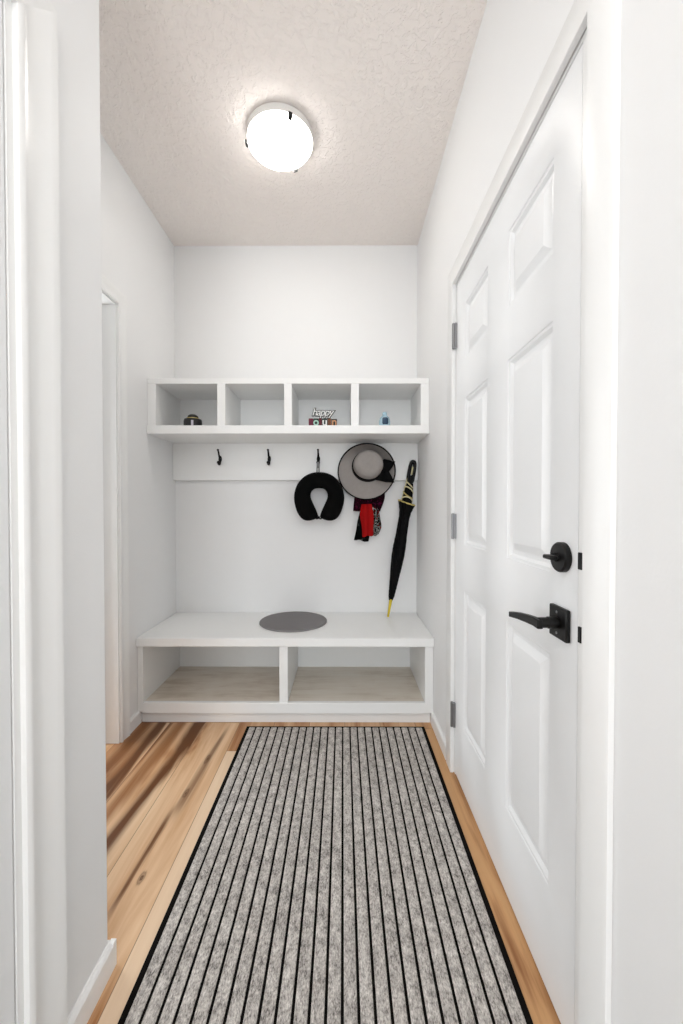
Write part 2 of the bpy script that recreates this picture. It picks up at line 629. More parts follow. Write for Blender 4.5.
# right door surround
mb = MB()
square_casing(mb, XR, -1, 0.7455, 1.6445, 2.0075, 0.0735, 0.0130)
mb.box(XR + 0.004, XR + 0.135, RD0, 0.7850, 0, 2.0)
mb.box(XR + 0.004, XR + 0.135, 1.634, RD1, 0, 2.0)
mb.box(XR + 0.004, XR + 0.135, RD0, RD1, 1.9995, RH)
mb.box(XR + 0.052, XR + 0.075, 0.7850, 1.634, 1.975, 1.9995)
tag(obj('trim_1', mb, 'trim'), 'white casing around the panelled door on the right', 'trim', kind='structure')
# left doorway surround, left open for the added fill light behind it
mb = MB()
casing(mb, XL, 1, LD0 + 0.004, LD1 - 0.004, LDH - 0.006, 0.063, 0.016)
jamb(mb, XL - 0.12, XL, LD0, LD1, LDH, 0.012)
mb.box(XL - 0.075, XL - 0.062, LD0 + 0.012, LD0 + 0.024, 0, LDH - 0.012)
mb.box(XL - 0.075, XL - 0.062, LD1 - 0.024, LD1 - 0.012, 0, LDH - 0.012)
tag(obj('trim_2', mb, 'trim'), 'white casing of the narrow open doorway in the left wall', 'trim', kind='structure')
# near opening beside the camera
mb = MB()
casing(mb, XN, 1, NO0, NO1, LH - 0.02, 0.088, 0.017)
jamb(mb, XN - 0.12, XN, NO0, NO1, LH, 0.014)
mb.box(XN - 0.085, XN - 0.042, NO1 - 0.026, NO1 - 0.014, 0, LH - 0.014)
tag(obj('trim_3', mb, 'trim'), 'white casing at the left edge beside the near wall', 'trim', kind='structure')

d3 = obj('door_2', MB().box(XN - 0.038, XN - 0.002, NO0 + 0.016, NO1 - 0.016, 0.008, LH - 0.016), 'door', bevel=0.002)
tag(d3, 'closed plain white door at the very left edge of the view', 'door', kind='structure')

# baseboards
BP = [(0, 0), (0.0125, 0), (0.0125, 0.056), (0.009, 0.062), (0.004, 0.066), (0, 0.066)]


def base_y(name, wall_x, sgn, y0, y1, label, end=None):
    mb = MB()
    mb.prism(BP, lambda p: (wall_x + sgn * p[0], y0, p[1]), lambda p: (wall_x + sgn * p[0], y1, p[1]))
    if end:
        mb.prism(BP, lambda p: (wall_x, end + p[0], p[1]), lambda p: (-1.04, end + p[0], p[1]))
        mb.box(wall_x, wall_x + sgn * 0.0125, end, end + 0.0125, 0, 0.062)
    return tag(obj(name, mb, 'trim', smooth=20), label, 'baseboard', kind='structure')


base_y('baseboard_left', XL, 1, LD1 + 0.062, 2.0265, 'short white baseboard between left doorway and bench')
base_y('baseboard_right', XR, -1, 1.7255, 2.0265, 'short white baseboard between right door and bench')
base_y('baseboard_front', XN, 1, 0.7705, YS, 'white baseboard wrapping the near left wall end', end=YS)

# ------------------------------------------------------------------ right door
LX = 0.462
LY0, LY1, LZ0, LZ1 = 0.786, 1.631, 0.008, 1.9965
d1 = thing('door_1', (LX + 0.022, LY1, 0), 'white six panel door with black lever and deadbolt', 'door', kind='structure')


def door_leaf():
    cols = [(0.889, 1.131), (1.288, 1.526)]
    rows = [(0.246, 0.782), (0.957, 1.515), (1.660, 1.873)]
    ys = sorted({LY0, LY1, *[c for q in cols for c in q]})
    zs = sorted({LZ0, LZ1, *[c for q in rows for c in q]})
    mb = MB()
    # frame faces
    for i in range(len(ys) - 1):
        for j in range(len(zs) - 1):
            if (ys[i], ys[i + 1]) in cols and (zs[j], zs[j + 1]) in rows:
                continue
            mb.add([(LX, ys[i], zs[j]), (LX, ys[i + 1], zs[j]), (LX, ys[i + 1], zs[j + 1]), (LX, ys[i], zs[j + 1])], [(0, 1, 2, 3)])
    prof = [(0.0, 0.0), (0.002, 0.0035), (0.009, 0.0045), (0.016, 0.0120), (0.022, 0.0120), (0.028, 0.0110), (0.048, 0.0015), (0.054, 0.0010)]
    for (a, b) in cols:
        for (c, d) in rows:
            rings = []
            for ins, dep in prof:
                rings.append([(LX + dep, a + ins, c + ins), (LX + dep, b - ins, c + ins), (LX + dep, b - ins, d - ins), (LX + dep, a + ins, d - ins)])
            o = len(mb.v)
            mb.loft(rings, True, False)
            k = o + (len(rings) - 1) * 4
            mb.f.append((k, k + 1, k + 2, k + 3))
    # back and edges
    T = LX + 0.044
    a = [(LX, LY0, LZ0), (LX, LY1, LZ0), (LX, LY1, LZ1), (LX, LY0, LZ1)]
    b = [(T, p[1], p[2]) for p in a]
    mb.add(a + b, [(0, 1, 5, 4), (1, 2, 6, 5), (2, 3, 7, 6), (3, 0, 4, 7), (4, 5, 6, 7)])
    return mb


leaf = door_leaf()
me_leaf = obj('leaf', leaf, 'door', d1, smooth=12)
bm = bmesh.new()
bm.from_mesh(me_leaf.data)
bmesh.ops.remove_doubles(bm, verts=bm.verts, dist=1e-5)
bmesh.ops.recalc_face_normals(bm, faces=bm.faces)
bm.to_mesh(me_leaf.data)
bm.free()

# deadbolt
db = obj('deadbolt', MB().lathe([(0.0315, LX), (0.0315, LX - 0.010), (0.029, LX - 0.0135), (0.010, LX - 0.0145), (0.0095, LX - 0.022)], (0, 0.838, 0.998), 'X', 40), 'black_metal', d1)
tag(db, 'round black deadbolt with thumb turn')
mb = MB()
mb.box(LX - 0.036, LX - 0.020, 0.838 - 0.018, 0.838 + 0.018, 0.9935, 1.0025)
obj('thumb_turn', mb, 'black_metal', db, bevel=0.003)
# lever
CY, CZ = 0.8425, 0.859
lv = obj('lever_handle', MB().box(LX - 0.010, LX, CY - 0.0335, CY + 0.0335, CZ - 0.0335, CZ + 0.0335), 'black_metal', d1, bevel=0.0025)
tag(lv, 'black lever handle on a square plate')
mb = MB()
mb.lathe([(0.0125, LX - 0.009), (0.0125, LX - 0.030), (0.011, LX - 0.032), (0.011, LX - 0.050)], (0, CY, CZ), 'X', 24)
P = [(-0.006, -0.0095), (0.006, -0.0095), (0.006, 0.0095), (-0.006, 0.0095)]
rings = []
for dy, dx, dz, sc in ((-0.010, -0.050, -0.002, 1.0), (0.012, -0.0505, -0.001, 1.0), (0.045, -0.051, -0.004, .95), (0.090, -0.0515, -0.010, .82), (0.133, -0.0515, -0.018, .7)):
    rings.append([(LX + dx + p[0], CY + dy, CZ + dz + p[1] * sc) for p in P])
mb.loft(rings)
obj('lever', mb, 'black_metal', lv, bevel=0.002)
mb = MB()
mb.lathe([(0.003, LX - 0.0098), (0.003, LX - 0.0108)], (0, CY + 0.002, CZ + 0.022), 'X', 12)
mb.lathe([(0.003, LX - 0.0098), (0.003, LX - 0.0108)], (0, CY + 0.002, CZ - 0.022), 'X', 12)
obj('screw', mb, 'steel', lv)
# strike plates on the jamb
for nm, z, h, y0, y1 in (('strike_plate', 0.998, 0.0165, 0.7640, 0.7820), ('strike_plate', 0.8545, 0.0155, 0.7710, 0.7800)):
    mb = MB().box(XR + 0.0005, XR + 0.006, y0, y1, z - h, z + h)
    s = obj(nm, mb, 'black_metal', None, bevel=0.0008)
    s.parent = d1
    s.matrix_parent_inverse = parent_world(d1).inverted()
# hinges
for z in (1.795, 1.0225, 0.247):
    mb = MB()
    yk = 1.640
    kn = [(0.0, -0.052), (0.004, -0.052), (0.0062, -0.050), (0.0062, -0.018), (0.0056, -0.0175), (0.0062, -0.017), (0.0062, 0.017),
          (0.0056, 0.0175), (0.0062, 0.018), (0.0062, 0.050), (0.004, 0.052), (0.0, 0.052)]
    mb.lathe(kn[1:-1], (LX - 0.013, yk - 0.002, z), 'Z', 16)
    mb.box(LX - 0.010, LX - 0.001, yk - 0.013, yk - 0.0005, z - 0.05, z + 0.05)
    h = obj('hinge', mb, 'steel', d1)
    tag(h, 'nickel hinge')

# ------------------------------------------------------------------ built-in bench
BX0, BX1 = XL + 0.001, XR - 0.001
bench = thing('storage_bench', (-0.29, 2.25, 0), 'white built-in storage bench with two open compartments under the seat', 'bench')
obj('bench_top', MB().box(BX0, BX1, 1.994, YB - 0.001, 0.398, 0.441), 'cabinet', bench, bevel=0.003)
obj('side_panel', MB().box(BX0, -1.013, 2.009, YB - 0.02, 0.058, 0.398), 'cabinet', bench, bevel=0.0015)
obj('side_panel', MB().box(0.4145, BX1, 2.009, YB - 0.02, 0.058, 0.398), 'cabinet', bench, bevel=0.0015)
obj('divider', MB().box(-0.322, -0.279, 2.009, YB - 0.02, 0.108, 0.398), 'cabinet', bench, bevel=0.0015)
obj('back_panel', MB().box(BX0, BX1, YB - 0.02, YB - 0.001, 0.03, 0.398), 'cabinet', bench)
obj('front_rail', MB().box(-1.0129, 0.4144, 2.003, 2.026, 0.057, 0.1105), 'cabinet', bench, bevel=0.002)
mb = MB()
mb.box(-1.0128, -0.3222, 2.0262, YB - 0.0202, 0.088, 0.1085)
mb.box(-0.2788, 0.4143, 2.0262, YB - 0.0202, 0.088, 0.1085)
tag(obj('bottom_board', mb, 'laminate', bench), 'bottom board in washed beige wood grain')
obj('toe_kick', MB().box(BX0 + 0.013, BX1 - 0.013, 2.027, 2.045, 0.0005, 0.056), 'cabinet', bench)

# ------------------------------------------------------------------ cubby shelf
CF = 2.133
cub = thing('cubby_shelf', (-0.29, 2.3, 1.4886), 'white wall shelf of four open cubbies above the hooks', 'shelf')
obj('top_board', MB().box(BX0, BX1, CF, YB - 0.001, 1.7546, 1.7845), 'cabinet', cub, bevel=0.002)
obj('shelf_board', MB().box(BX0, BX1, CF - 0.010, YB - 0.001, 1.4886, 1.5325), 'cabinet', cub, bevel=0.002)
obj('side_panel', MB().box(BX0, -0.9963, CF, YB - 0.031, 1.5325, 1.7546), 'cabinet', cub, bevel=0.001)
obj('side_panel', MB().box(0.4134, BX1, CF, YB - 0.031, 1.5325, 1.7546), 'cabinet', cub, bevel=0.001)
for a, b in ((-0.669, -0.6266), (-0.3131, -0.2717), (0.0424, 0.0848)):
    obj('divider', MB().box(a, b, CF, YB - 0.031, 1.5325, 1.7546), 'cabinet', cub, bevel=0.001)
obj('back_panel', MB().box(BX0, BX1, YB - 0.031, YB - 0.001, 1.5325, 1.7546), 'cabinet', cub)

rail = obj('hook_rail', MB().box(BX0, BX1, YB - 0.039, YB - 0.001, 1.2625, 1.4885), 'cabinet', bevel=0.002)
tag(rail, 'wide white board on the end wall carrying the coat hooks', 'hook rail')

# ------------------------------------------------------------------ coat hooks
HY = YB - 0.039


def make_hook(label):
    t = thing('coat_hook', (0, 0, 0), label, 'coat hook', 'black coat hooks on the white rail')
    mb = MB()
    mb.lathe([(0.006, 0.0), (0.0125, -0.001), (0.0125, -0.0035), (0.010, -0.0055)], (0, 0, 0), 'Y', 20)
    # long oval plate
    mb2 = MB()
    ring = []
    for j in range(24):
        a = 2 * PI * j / 24
        ring.append((0.0085 * math.cos(a), 0.019 * math.sin(a)))
    mb2.loft([[(x, 0, z) for x, z in ring], [(x, -0.004, z) for x, z in ring], [(x * .8, -0.0055, z * .9) for x, z in ring]])
    obj('plate', mb2, 'black_metal', t)
    pts = smooth_pts([(0, -0.004, 0.000), (0, -0.016, 0.006), (0, -0.026, 0.020), (0, -0.036, 0.036), (0, -0.046, 0.046)], 5)
    n = len(pts)
    mb = MB().tube(pts, [0.0052 - 0.0012 * i / n for i in range(n)], 10)
    mb.lathe([(0.001, -0.0055), (0.004, -0.0045), (0.0058, -0.001), (0.0055, 0.002), (0.003, 0.005), (0.001, 0.0056)], (0, -0.047, 0.047), 'Z', 14)
    obj('upper_prong', mb, 'black_metal', t)
    pts = smooth_pts([(0, -0.004, -0.004), (0, -0.008, -0.018), (0, -0.016, -0.029), (0, -0.026, -0.031), (0, -0.032, -0.024)], 5)
    n = len(pts)
    mb = MB().tube(pts, [0.0062 + 0.001 * i / n for i in range(n)], 10)
    mb.lathe([(0.001, -0.010), (0.006, -0.0085), (0.0092, -0.002), (0.0088, 0.003), (0.005, 0.008), (0.001, 0.0092)], (0, -0.033, -0.022), 'Z', 16)
    obj('lower_prong', mb, 'black_metal', t)
    return t


def copy_thing(root, label):
    r = root.copy()
    COL.objects.link(r)
    r['label'] = label
    for ch in [c for c in bpy.data.objects if c.parent == root]:
        c = ch.copy()
        COL.objects.link(c)
        c.parent = r
        c.matrix_parent_inverse = ch.matrix_parent_inverse.copy()
    return r


HOOKX = (-0.750, -0.450, -0.150, 0.148)
h0 = make_hook('bare black coat hook farthest left on the white rail')
hooks = [h0,
         copy_thing(h0, 'bare black coat hook nearest to the hanging neck pillow'),
         copy_thing(h0, 'black coat hook holding up the neck pillow by its loop'),
         copy_thing(h0, 'black coat hook behind the grey hat and red scarf')]
for h, x in zip(hooks, HOOKX):
    h.location = (x, HY, 1.3915)
    h.scale = (1.2, 1.0, 1.06)

# ------------------------------------------------------------------ neck pillow


def neck_pillow():
    cx, cz, s = 319.0, 497.0, 0.00602
    t = thing('neck_pillow', (-0.146, 2.41, 1.02), 'black plush U-shaped neck pillow hanging from a coat hook', 'pillow')
    outer = [(317.2, 517.6), (312.5, 519.6), (306.5, 520.2), (301, 517.5), (296.5, 510), (294.0, 498), (296.2, 486.5), (302.5, 477.8), (310.5, 473.2), (319, 472)]
    inner = [(318.2, 515.6), (317.8, 514.4), (317.2, 512.6), (316.0, 509.5), (313.2, 503.5), (310.6, 497), (311.2, 492), (313.6, 489.2), (316.2, 488.2), (319, 488.0)]
    outer = outer + [(2 * cx - x, z) for x, z in outer[-2::-1]]
    inner = inner + [(2 * cx - x, z) for x, z in inner[-2::-1]]
    outer = smooth_pts([(x, z, 0) for x, z in outer], 4)
    inner = smooth_pts([(x, z, 0) for x, z in inner], 4)
    N = len(outer)
    rings = []
    yc, dep = 2.410, 0.047
    for i in range(N):
        o, q = outer[i], inner[i]
        mid, hv = (o + q) / 2, (o - q) / 2
        e = min(i, N - 1 - i) / 9.0
        d = dep * (0.30 + 0.70 * min(1.0, e) ** 0.6)
        ring = []
        for j in range(20):
            a = 2 * PI * j / 20
            ca, sa = math.cos(a), math.sin(a)
            ca = math.copysign(abs(ca) ** 0.85, ca)
            sa = math.copysign(abs(sa) ** 0.85, sa)
            p = mid + hv * ca
            ring.append((-0.146 + (p.x - cx) * s, yc + d * sa, 1.157 - (p.y - cz) * s))
        rings.append(ring)
    obj('cushion', MB().loft(rings), 'plush', t, smooth=80)
    # closing cord between the two ends
    mb = MB().tube(smooth_pts([(-0.166, 2.372, 1.036), (-0.156, 2.366, 1.030), (-0.146, 2.364, 1.037), (-0.136, 2.366, 1.030), (-0.126, 2.372, 1.036)], 5), 0.0042, 8)
    mb.lathe([(0.003, -0.008), (0.007, -0.006), (0.007, 0.006), (0.003, 0.008)], (-0.146, 2.363, 1.037), 'Z', 12)
    obj('closing_cord', mb, 'black_cloth', t)
    # hanging loop over the upper prong
    x = -0.152
    mb = MB()
    w = 0.0045
    for dx in (-0.006, 0.006):
        pts = [(x + dx * 1.1, 2.400, 1.300), (x + dx, 2.405, 1.335), (x + dx * 0.9, 2.414, 1.372), (x + dx * 0.5, 2.427, 1.4215)]
        mb.tube(smooth_pts(pts, 4), 0.0024, 8)
    mb.tube(smooth_pts([(x - 0.003, 2.427, 1.4205), (x, 2.427, 1.425), (x + 0.003, 2.427, 1.4205)], 3), 0.0024, 8)
    obj('hanging_loop', mb, 'black_cloth', t)
    mb = MB().box(x - 0.005, x + 0.005, 2.4035, 2.4065, 1.332, 1.368)
    tag(obj('loop_tag', mb, 'grey_tape', t, bevel=0.001), 'grey webbing on the loop')
    t.location.x += 0.003
    t.location.y -= 0.015
    return t


neck_pillow()

# ------------------------------------------------------------------ sun hat
HC = Vector((0.1410, 2.405, 1.3130))      # brim centre
CC = Vector((0.1480, 2.395, 1.3400))      # crown centre at its base


def sun_hat():
    t = thing('sun_hat', (HC.x, YB - 0.03, HC.z), 'grey felt wide-brimmed hat with black band and bow hanging on the rail', 'hat')
    n, R = 72, 0.1695
    rings, edge = [], []
    m = 14
    for i in range(m + 1):
        f = i / m
        ring = []
        for j in range(n):
            a = 2 * PI * j / n
            ca, sa = math.cos(a), math.sin(a)
            # from the crown's foot out to the brim's edge
            bx, bz = CC.x + 0.088 * ca, CC.z + 0.084 * sa
            ex, ez = HC.x + R * ca, HC.z + (R - 0.002) * sa
            x, z = bx + (ex - bx) * f, bz + (ez - bz) * f
            y = CC.y + (0.030 * f if sa < 0 else 0.030 * f)
            # the upper rim rolls forward, the lower one lies back
            roll = max(0, 0.30 + 0.85 * sa + 0.30 * ca) ** 1.2
            y -= 0.100 * f ** 1.5 * roll
            z -= 0.014 * f * f * roll
            x -= 0.003 * f * f * roll
            y += 0.004 * math.sin(3 * a + 1) * f
            ring.append((x, y, z))
        rings.append(ring)
    edge = rings[-1]
    obj('brim', MB().loft(rings, True, False), 'felt', t, smooth=70, solid=0.004)
    mb = MB()
    ep = [Vector(p) for p in edge]
    er = []
    for j in range(n):
        p = ep[j]
        out = (p - HC)
        out.y = 0
        out.normalize()
        er.append([p + out * 0.0042 * math.cos(2 * PI * q / 8) + Vector((0, 1, 0)) * 0.0042 * math.sin(2 * PI * q / 8) for q in range(8)])
    er.append(er[0])
    mb.loft(er, True, False)
    obj('brim_binding', mb, 'ribbon', t)
    # crown
    prof = [(1.0, 0.0), (1.01, 0.018), (1.0, 0.045), (0.97, 0.070), (0.90, 0.090), (0.78, 0.102), (0.60, 0.108), (0.40, 0.107), (0.2, 0.104), (0.02, 0.103)]
    rings = []
    for r, h in prof:
        ring = []
        for j in range(48):
            a = 2 * PI * j / 48
            x, z = 0.088 * r * math.cos(a), 0.084 * r * math.sin(a)
            dent = 0.006 * math.exp(-((x - 0.012) / 0.014) ** 2 - ((z - 0.02) / 0.045) ** 2) if h > 0.09 else 0
            ring.append((CC.x + x + 0.000 * h, CC.y - h + dent, CC.z + z + 0.12 * h))
        rings.append(ring)
    obj('crown', MB().loft(rings), 'felt', t, smooth=70)
    # band
    rings = []
    for r, h in ((1.0, -0.001), (1.09, -0.001), (1.09, 0.012), (1.055, 0.026), (1.0, 0.026)):
        ring = []
        for j in range(48):
            a = 2 * PI * j / 48
            hh = h * (1.0 + 0.9 * max(0, -math.sin(a + 0.4)))
            ring.append((CC.x + 0.088 * r * math.cos(a), CC.y - hh, CC.z + 0.084 * r * math.sin(a) + 0.12 * hh))
        rings.append(ring)
    obj('band', MB().loft(rings, True, False), 'ribbon', t)
    # bow: two stiff tails lying on the brim

    def W(px, py, y):
        return Vector(((px - 343) * y / 400.0, y, CAM_H + (506 - py) * y / 400.0))
    mb = MB()
    up = [(379.5, 472), (381.5, 461.5), (384, 459), (395.2, 461.6), (392.5, 467), (389, 471.5), (385, 474.5)]
    lo = [(376, 480), (379.5, 472), (385, 470), (389.0, 471.5), (391.5, 476), (394.4, 482.6), (386, 482.4)]
    for poly, lift in ((up, 0.0), (lo, 0.0)):
        c = (sum(p[0] for p in poly) / len(poly), sum(p[1] for p in poly) / len(poly))
        rings = []
        for yy, sc in ((2.385, 1.0), (2.352, 1.0), (2.346, 0.93), (2.341, 0.62), (2.344, 0.25)):
            rings.append([W(c[0] + (p[0] - c[0]) * sc, c[1] + (p[1] - c[1]) * sc, yy) for p in poly])
        mb.loft(rings)
    mb.lathe([(0.004, 0.010), (0.012, 0.006), (0.013, -0.006), (0.006, -0.012)], tuple(W(383, 472, 2.342)), 'Y', 14)
    obj('bow', mb, 'ribbon', t, smooth=60)
    return t


sun_hat()

# ------------------------------------------------------------------ scarf


def panel(mb, left, right, ny=18, nx=12, waves=2.2, amp=0.008, ph=0.0, y0=2.44, bulge=0.0):
    """a hanging strip of cloth between two pixel-measured edges, folded in depth"""
    L = smooth_pts([(x, z, 0) for x, z in left], 8)
    R_ = smooth_pts([(x, z, 0) for x, z in right], 8)

    def pick(P, f):
        q = f * (len(P) - 1)
        i = min(int(q), len(P) - 2)
        return P[i].lerp(P[i + 1], q - i)
    rows = []
    for i in range(ny + 1):
        f = i / ny
        a, b = pick(L, f), pick(R_, f)
        row = []
        for j in range(nx + 1):
            g = j / nx
            p = a.lerp(b, g)
            y = y0 + amp * math.sin(g * waves * 2 * PI + ph + 1.2 * f) - bulge * math.sin(g * PI)
            jag = 0.6 * math.sin(g * 9 + ph) * f
            row.append(((p.x - 343) * y0 / 400.0, y, CAM_H + (506 - p.y - jag) * y0 / 400.0))
        rows.append(row)
    return mb.loft(rows, False, False)


sc_ = thing('scarf', (0.16, YB - 0.03, 1.0), 'red and black printed scarf hanging below the grey hat', 'scarf')
o = obj('neck_fold', panel(MB(), [(357, 472), (355, 485), (354.2, 499), (353.2, 510.5)], [(381, 472), (384, 485), (384.6, 498), (380, 511.5)], 18, 18, 3, 0.005, 0.5, 2.448), 'print_purple', sc_, smooth=70, solid=0.003)
tag(o, 'purple and black printed fold')
o = obj('dark_tail', panel(MB(), [(361.5, 507), (358, 519), (356, 531), (354, 539.6)], [(371, 507), (371, 520), (370, 533), (368.5, 541.8)], 18, 12, 1.5, 0.004, 1.4, 2.437), 'print_black', sc_, smooth=70, solid=0.003)
tag(o, 'black printed tail')
o = obj('printed_tail', panel(MB(), [(369, 504), (370, 516), (371, 526), (371.5, 536.5)], [(378.5, 509), (380, 518), (381.3, 527), (378.5, 534.5)], 18, 12, 1.5, 0.005, 2.6, 2.437), 'print_mixed', sc_, smooth=70, solid=0.003)
tag(o, 'black, white and red printed tail')
o = obj('red_tail', panel(MB(), [(361.5, 504.2), (360.0, 514), (361.8, 526), (362.5, 536.8)], [(371.5, 504), (373.5, 515), (373.2, 526), (373.0, 535.2)], 20, 18, 1.6, 0.007, 0.6, 2.424, 0.012), 'red_cloth', sc_, smooth=70, solid=0.003)
tag(o, 'plain bright red middle fold')

# ------------------------------------------------------------------ umbrella
UT, UE = Vector((0.2693, 2.3845, 0.4415)), Vector((0.4285, 2.436, 1.3840))
ud = (UE - UT)
ulen = ud.length
uax = ud.normalized()
uside = uax.cross(Vector((0, 1, 0))).normalized()
ufro = uax.cross(uside).normalized()


def U(s, x=0.0, y=0.0):
    return UT + uax * (s * ulen) + uside * x + ufro * y


def umbrella():
    t = thing('umbrella', tuple(UT), 'furled black umbrella with gold trim leaning in the right corner of the bench', 'umbrella')
    mb = MB()
    mb.tube([U(0.0), U(0.004), U(0.05), U(0.10), U(0.115)], [0.0045, 0.0065, 0.0075, 0.0095, 0.010], 14)
    tag(obj('tip', mb, 'yellow', t), 'yellow tip')
    # furled canopy: eight pleats wrapped round the shaft
    prof = [(0.105, 0.011), (0.13, 0.0175), (0.20, 0.025), (0.30, 0.034), (0.38, 0.0385), (0.45, 0.0395), (0.52, 0.037), (0.58, 0.034), (0.63, 0.0325), (0.67, 0.037), (0.70, 0.046), (0.725, 0.0545)]
    ss = []
    for i in range(len(prof) - 1):
        for q in range(5):
            ss.append((prof[i][0] + (prof[i + 1][0] - prof[i][0]) * q / 5, prof[i][1] + (prof[i + 1][1] - prof[i][1]) * q / 5))
    ss.append(prof[-1])
    rings = []
    rim = None
    for s, r in ss:
        ring = []
        tw = 3.0 * (s - 0.1)
        for j in range(64):
            a = 2 * PI * j / 64
            ple = ((8 * a + tw * 8) / (2 * PI)) % 1.0
            rr = r * (0.72 + 0.28 * ple ** 0.7) if s > 0.14 else r
            yq = 0.75
            zz = 0.010 * math.sin(a + 2.2) * max(0, (s - 0.60) / 0.125)
            ring.append(U(s + zz, rr * math.cos(a), rr * yq * math.sin(a)))
        rings.append(ring)
    rim = rings[-1]
    inner = [[U(0.715, 0.016 * math.cos(2 * PI * j / 64), 0.012 * math.sin(2 * PI * j / 64)) for j in range(64)]]
    can = obj('canopy', MB().loft(rings + inner), 'umb_cloth', t, smooth=55)
    mb = MB()
    c = U(0.725)
    er = []
    for p in rim + [rim[0]]:
        out = (p - c).normalized()
        er.append([p + out * 0.0036 * math.cos(2 * PI * q / 8) + uax * 0.0045 * math.sin(2 * PI * q / 8) for q in range(8)])
    mb.loft(er, True, False)
    tag(obj('rim_trim', mb, 'gold', can), 'gold edging on the canopy rim')
    # strap wound round the stick
    obj('closure_strap', MB().tube([U(0.425 + 0.0012 * k, 0.0368 * math.cos(k * PI / 8), 0.0276 * math.sin(k * PI / 8)) for k in range(17)], 0.0032, 8), 'umb_cloth', can)
    # stick and wrapped sleeve
    obj('shaft', MB().tube([U(0.70), U(0.90)], 0.0075, 12), 'black_gloss', t)
    mb = MB().tube([U(0.715), U(0.735), U(0.78), U(0.825), U(0.85), U(0.853)], [0.031, 0.0315, 0.029, 0.025, 0.021, 0.012], 24, 0.8)
    obj('sleeve', mb, 'black_cloth', t)
    for s0, ph, mt in ((0.742, 0.3, 'cream'), (0.775, 2.2, 'gold'), (0.806, 0.9, 'cream'), (0.838, 1.6, 'cream')):
        rr = 0.0310 if s0 < 0.76 else 0.0295 if s0 < 0.79 else 0.0270 if s0 < .82 else 0.0230
        pts = [U(s0 + 0.018 * math.sin(k * 2 * PI / 24 + ph), rr * math.cos(k * 2 * PI / 24), rr * 0.8 * math.sin(k * 2 * PI / 24)) for k in range(25)]
        obj('sleeve_band', MB().tube(pts, 0.0042, 8), mt, t)
    # handle: a long open loop
    pts = [U(0.845, 0.0, 0), U(0.86, -0.010, 0), U(0.885, -0.0145, 0), U(0.95, -0.0140, 0), U(0.982, -0.010, 0), U(0.990, 0, 0), U(0.982, 0.010, 0), U(0.95, 0.0140, 0), U(0.885, 0.0145, 0), U(0.86, 0.010, 0)]
    pts = smooth_pts(pts, 5, True)
    pts.append(pts[0])
    hd = obj('handle', MB().tube(pts, 0.0112, 12), 'black_gloss', t)
    obj('handle_inlay', MB().tube([U(0.905, -0.0015, 0.004), U(0.955, -0.0015, 0.004)], 0.0050, 10), 'cream', hd)
    # wrist cord hanging down the wall side
    pts = smooth_pts([U(0.90, 0.017, 0.006), U(0.87, 0.0205, 0.004), U(0.82, 0.0235, 0.002), U(0.765, 0.0285, 0.0), U(0.735, 0.0315, 0.0)], 5)
    tag(obj('wrist_cord', MB().tube(pts, 0.0038, 8), 'cream', t), 'cream cord along the handle')
    return t


umbrella()

# ------------------------------------------------------------------ round mat on the bench
R0 = 0.1915
mb = MB().lathe([(0.004, 0.0), (R0 - 0.003, 0.0), (R0, 0.002), (R0, 0.0075), (R0 - 0.003, 0.0105), (R0 * 0.6, 0.0112), (0.004, 0.0115)], (0, 0, 0), 'Z', 72)
mt_ = obj('round_mat', mb, 'mat')
mt_.location = (-0.2835, 2.279, 0.4412)
tag(mt_, 'round dark grey mat lying on the white bench seat', 'mat')

# ------------------------------------------------------------------ things in the cubbies
SZ = 1.5328
cc = (-0.820, 2.190, SZ)
cn = thing('canister', cc, 'small dark lidded canister with a pale stripe in the leftmost cubby', 'canister')
obj('jar', MB().lathe([(0.046, 0.0), (0.0485, 0.003), (0.0475, 0.034), (0.045, 0.044), (0.034, 0.047)], cc, 'Z', 32), 'dark_jar', cn)
tag(obj('rim', MB().lathe([(0.030, 0.0465), (0.0325, 0.048), (0.0325, 0.051), (0.026, 0.0525)], cc, 'Z', 32), 'gold', cn), 'dull gold rim')
obj('lid', MB().lathe([(0.028, 0.052), (0.029, 0.056), (0.026, 0.064), (0.016, 0.0705), (0.001, 0.073)], cc, 'Z', 32), 'dark_jar', cn)
ring = []
for k in range(5):
    a = -PI / 2 + 0.28 + (k - 2) * 0.06
    ring.append(a)
mb = MB().loft([[(cc[0] + (0.0490) * math.cos(a), cc[1] + 0.0490 * math.sin(a), SZ + z) for a in ring] for z in (0.003, 0.016, 0.032)], False, False)
tag(obj('stripe', mb, 'pale_label', cn, solid=0.0015), 'pale vertical stripe')

# sign
SY = 2.165


def SX(px):
    return (px - 343) * SY / 400.0


sg = thing('word_sign', (SX(323), SY, SZ), 'small word sign reading happy in script over coloured letter blocks', 'sign')


def text(name, body, mat, parent, loc, size, ext, offset=0.0, shear=0.0, spacing=1.0, sx=1.0):
    cu = bpy.data.curves.new(name, 'FONT')
    cu.body = body
    cu.size = size
    cu.extrude = ext
    cu.offset = offset
    cu.shear = shear
    cu.space_character = spacing
    cu.align_x = 'CENTER'
    cu.resolution_u = 4
    tmp = bpy.data.objects.new(name, cu)
    COL.objects.link(tmp)
    dg = bpy.context.evaluated_depsgraph_get()
    me = bpy.data.meshes.new_from_object(tmp.evaluated_get(dg))
    bpy.data.objects.remove(tmp)
    me.materials.clear()
    me.materials.append(M[mat])
    mtx = Matrix.Translation(loc) @ Matrix.Rotation(PI / 2, 4, 'X') @ Matrix.Diagonal((sx, 1, 1, 1))
    me.transform(mtx)
    o = bpy.data.objects.new(name, me)
    COL.objects.link(o)
    o.parent = parent
    o.matrix_parent_inverse = parent_world(parent).inverted()
    return o


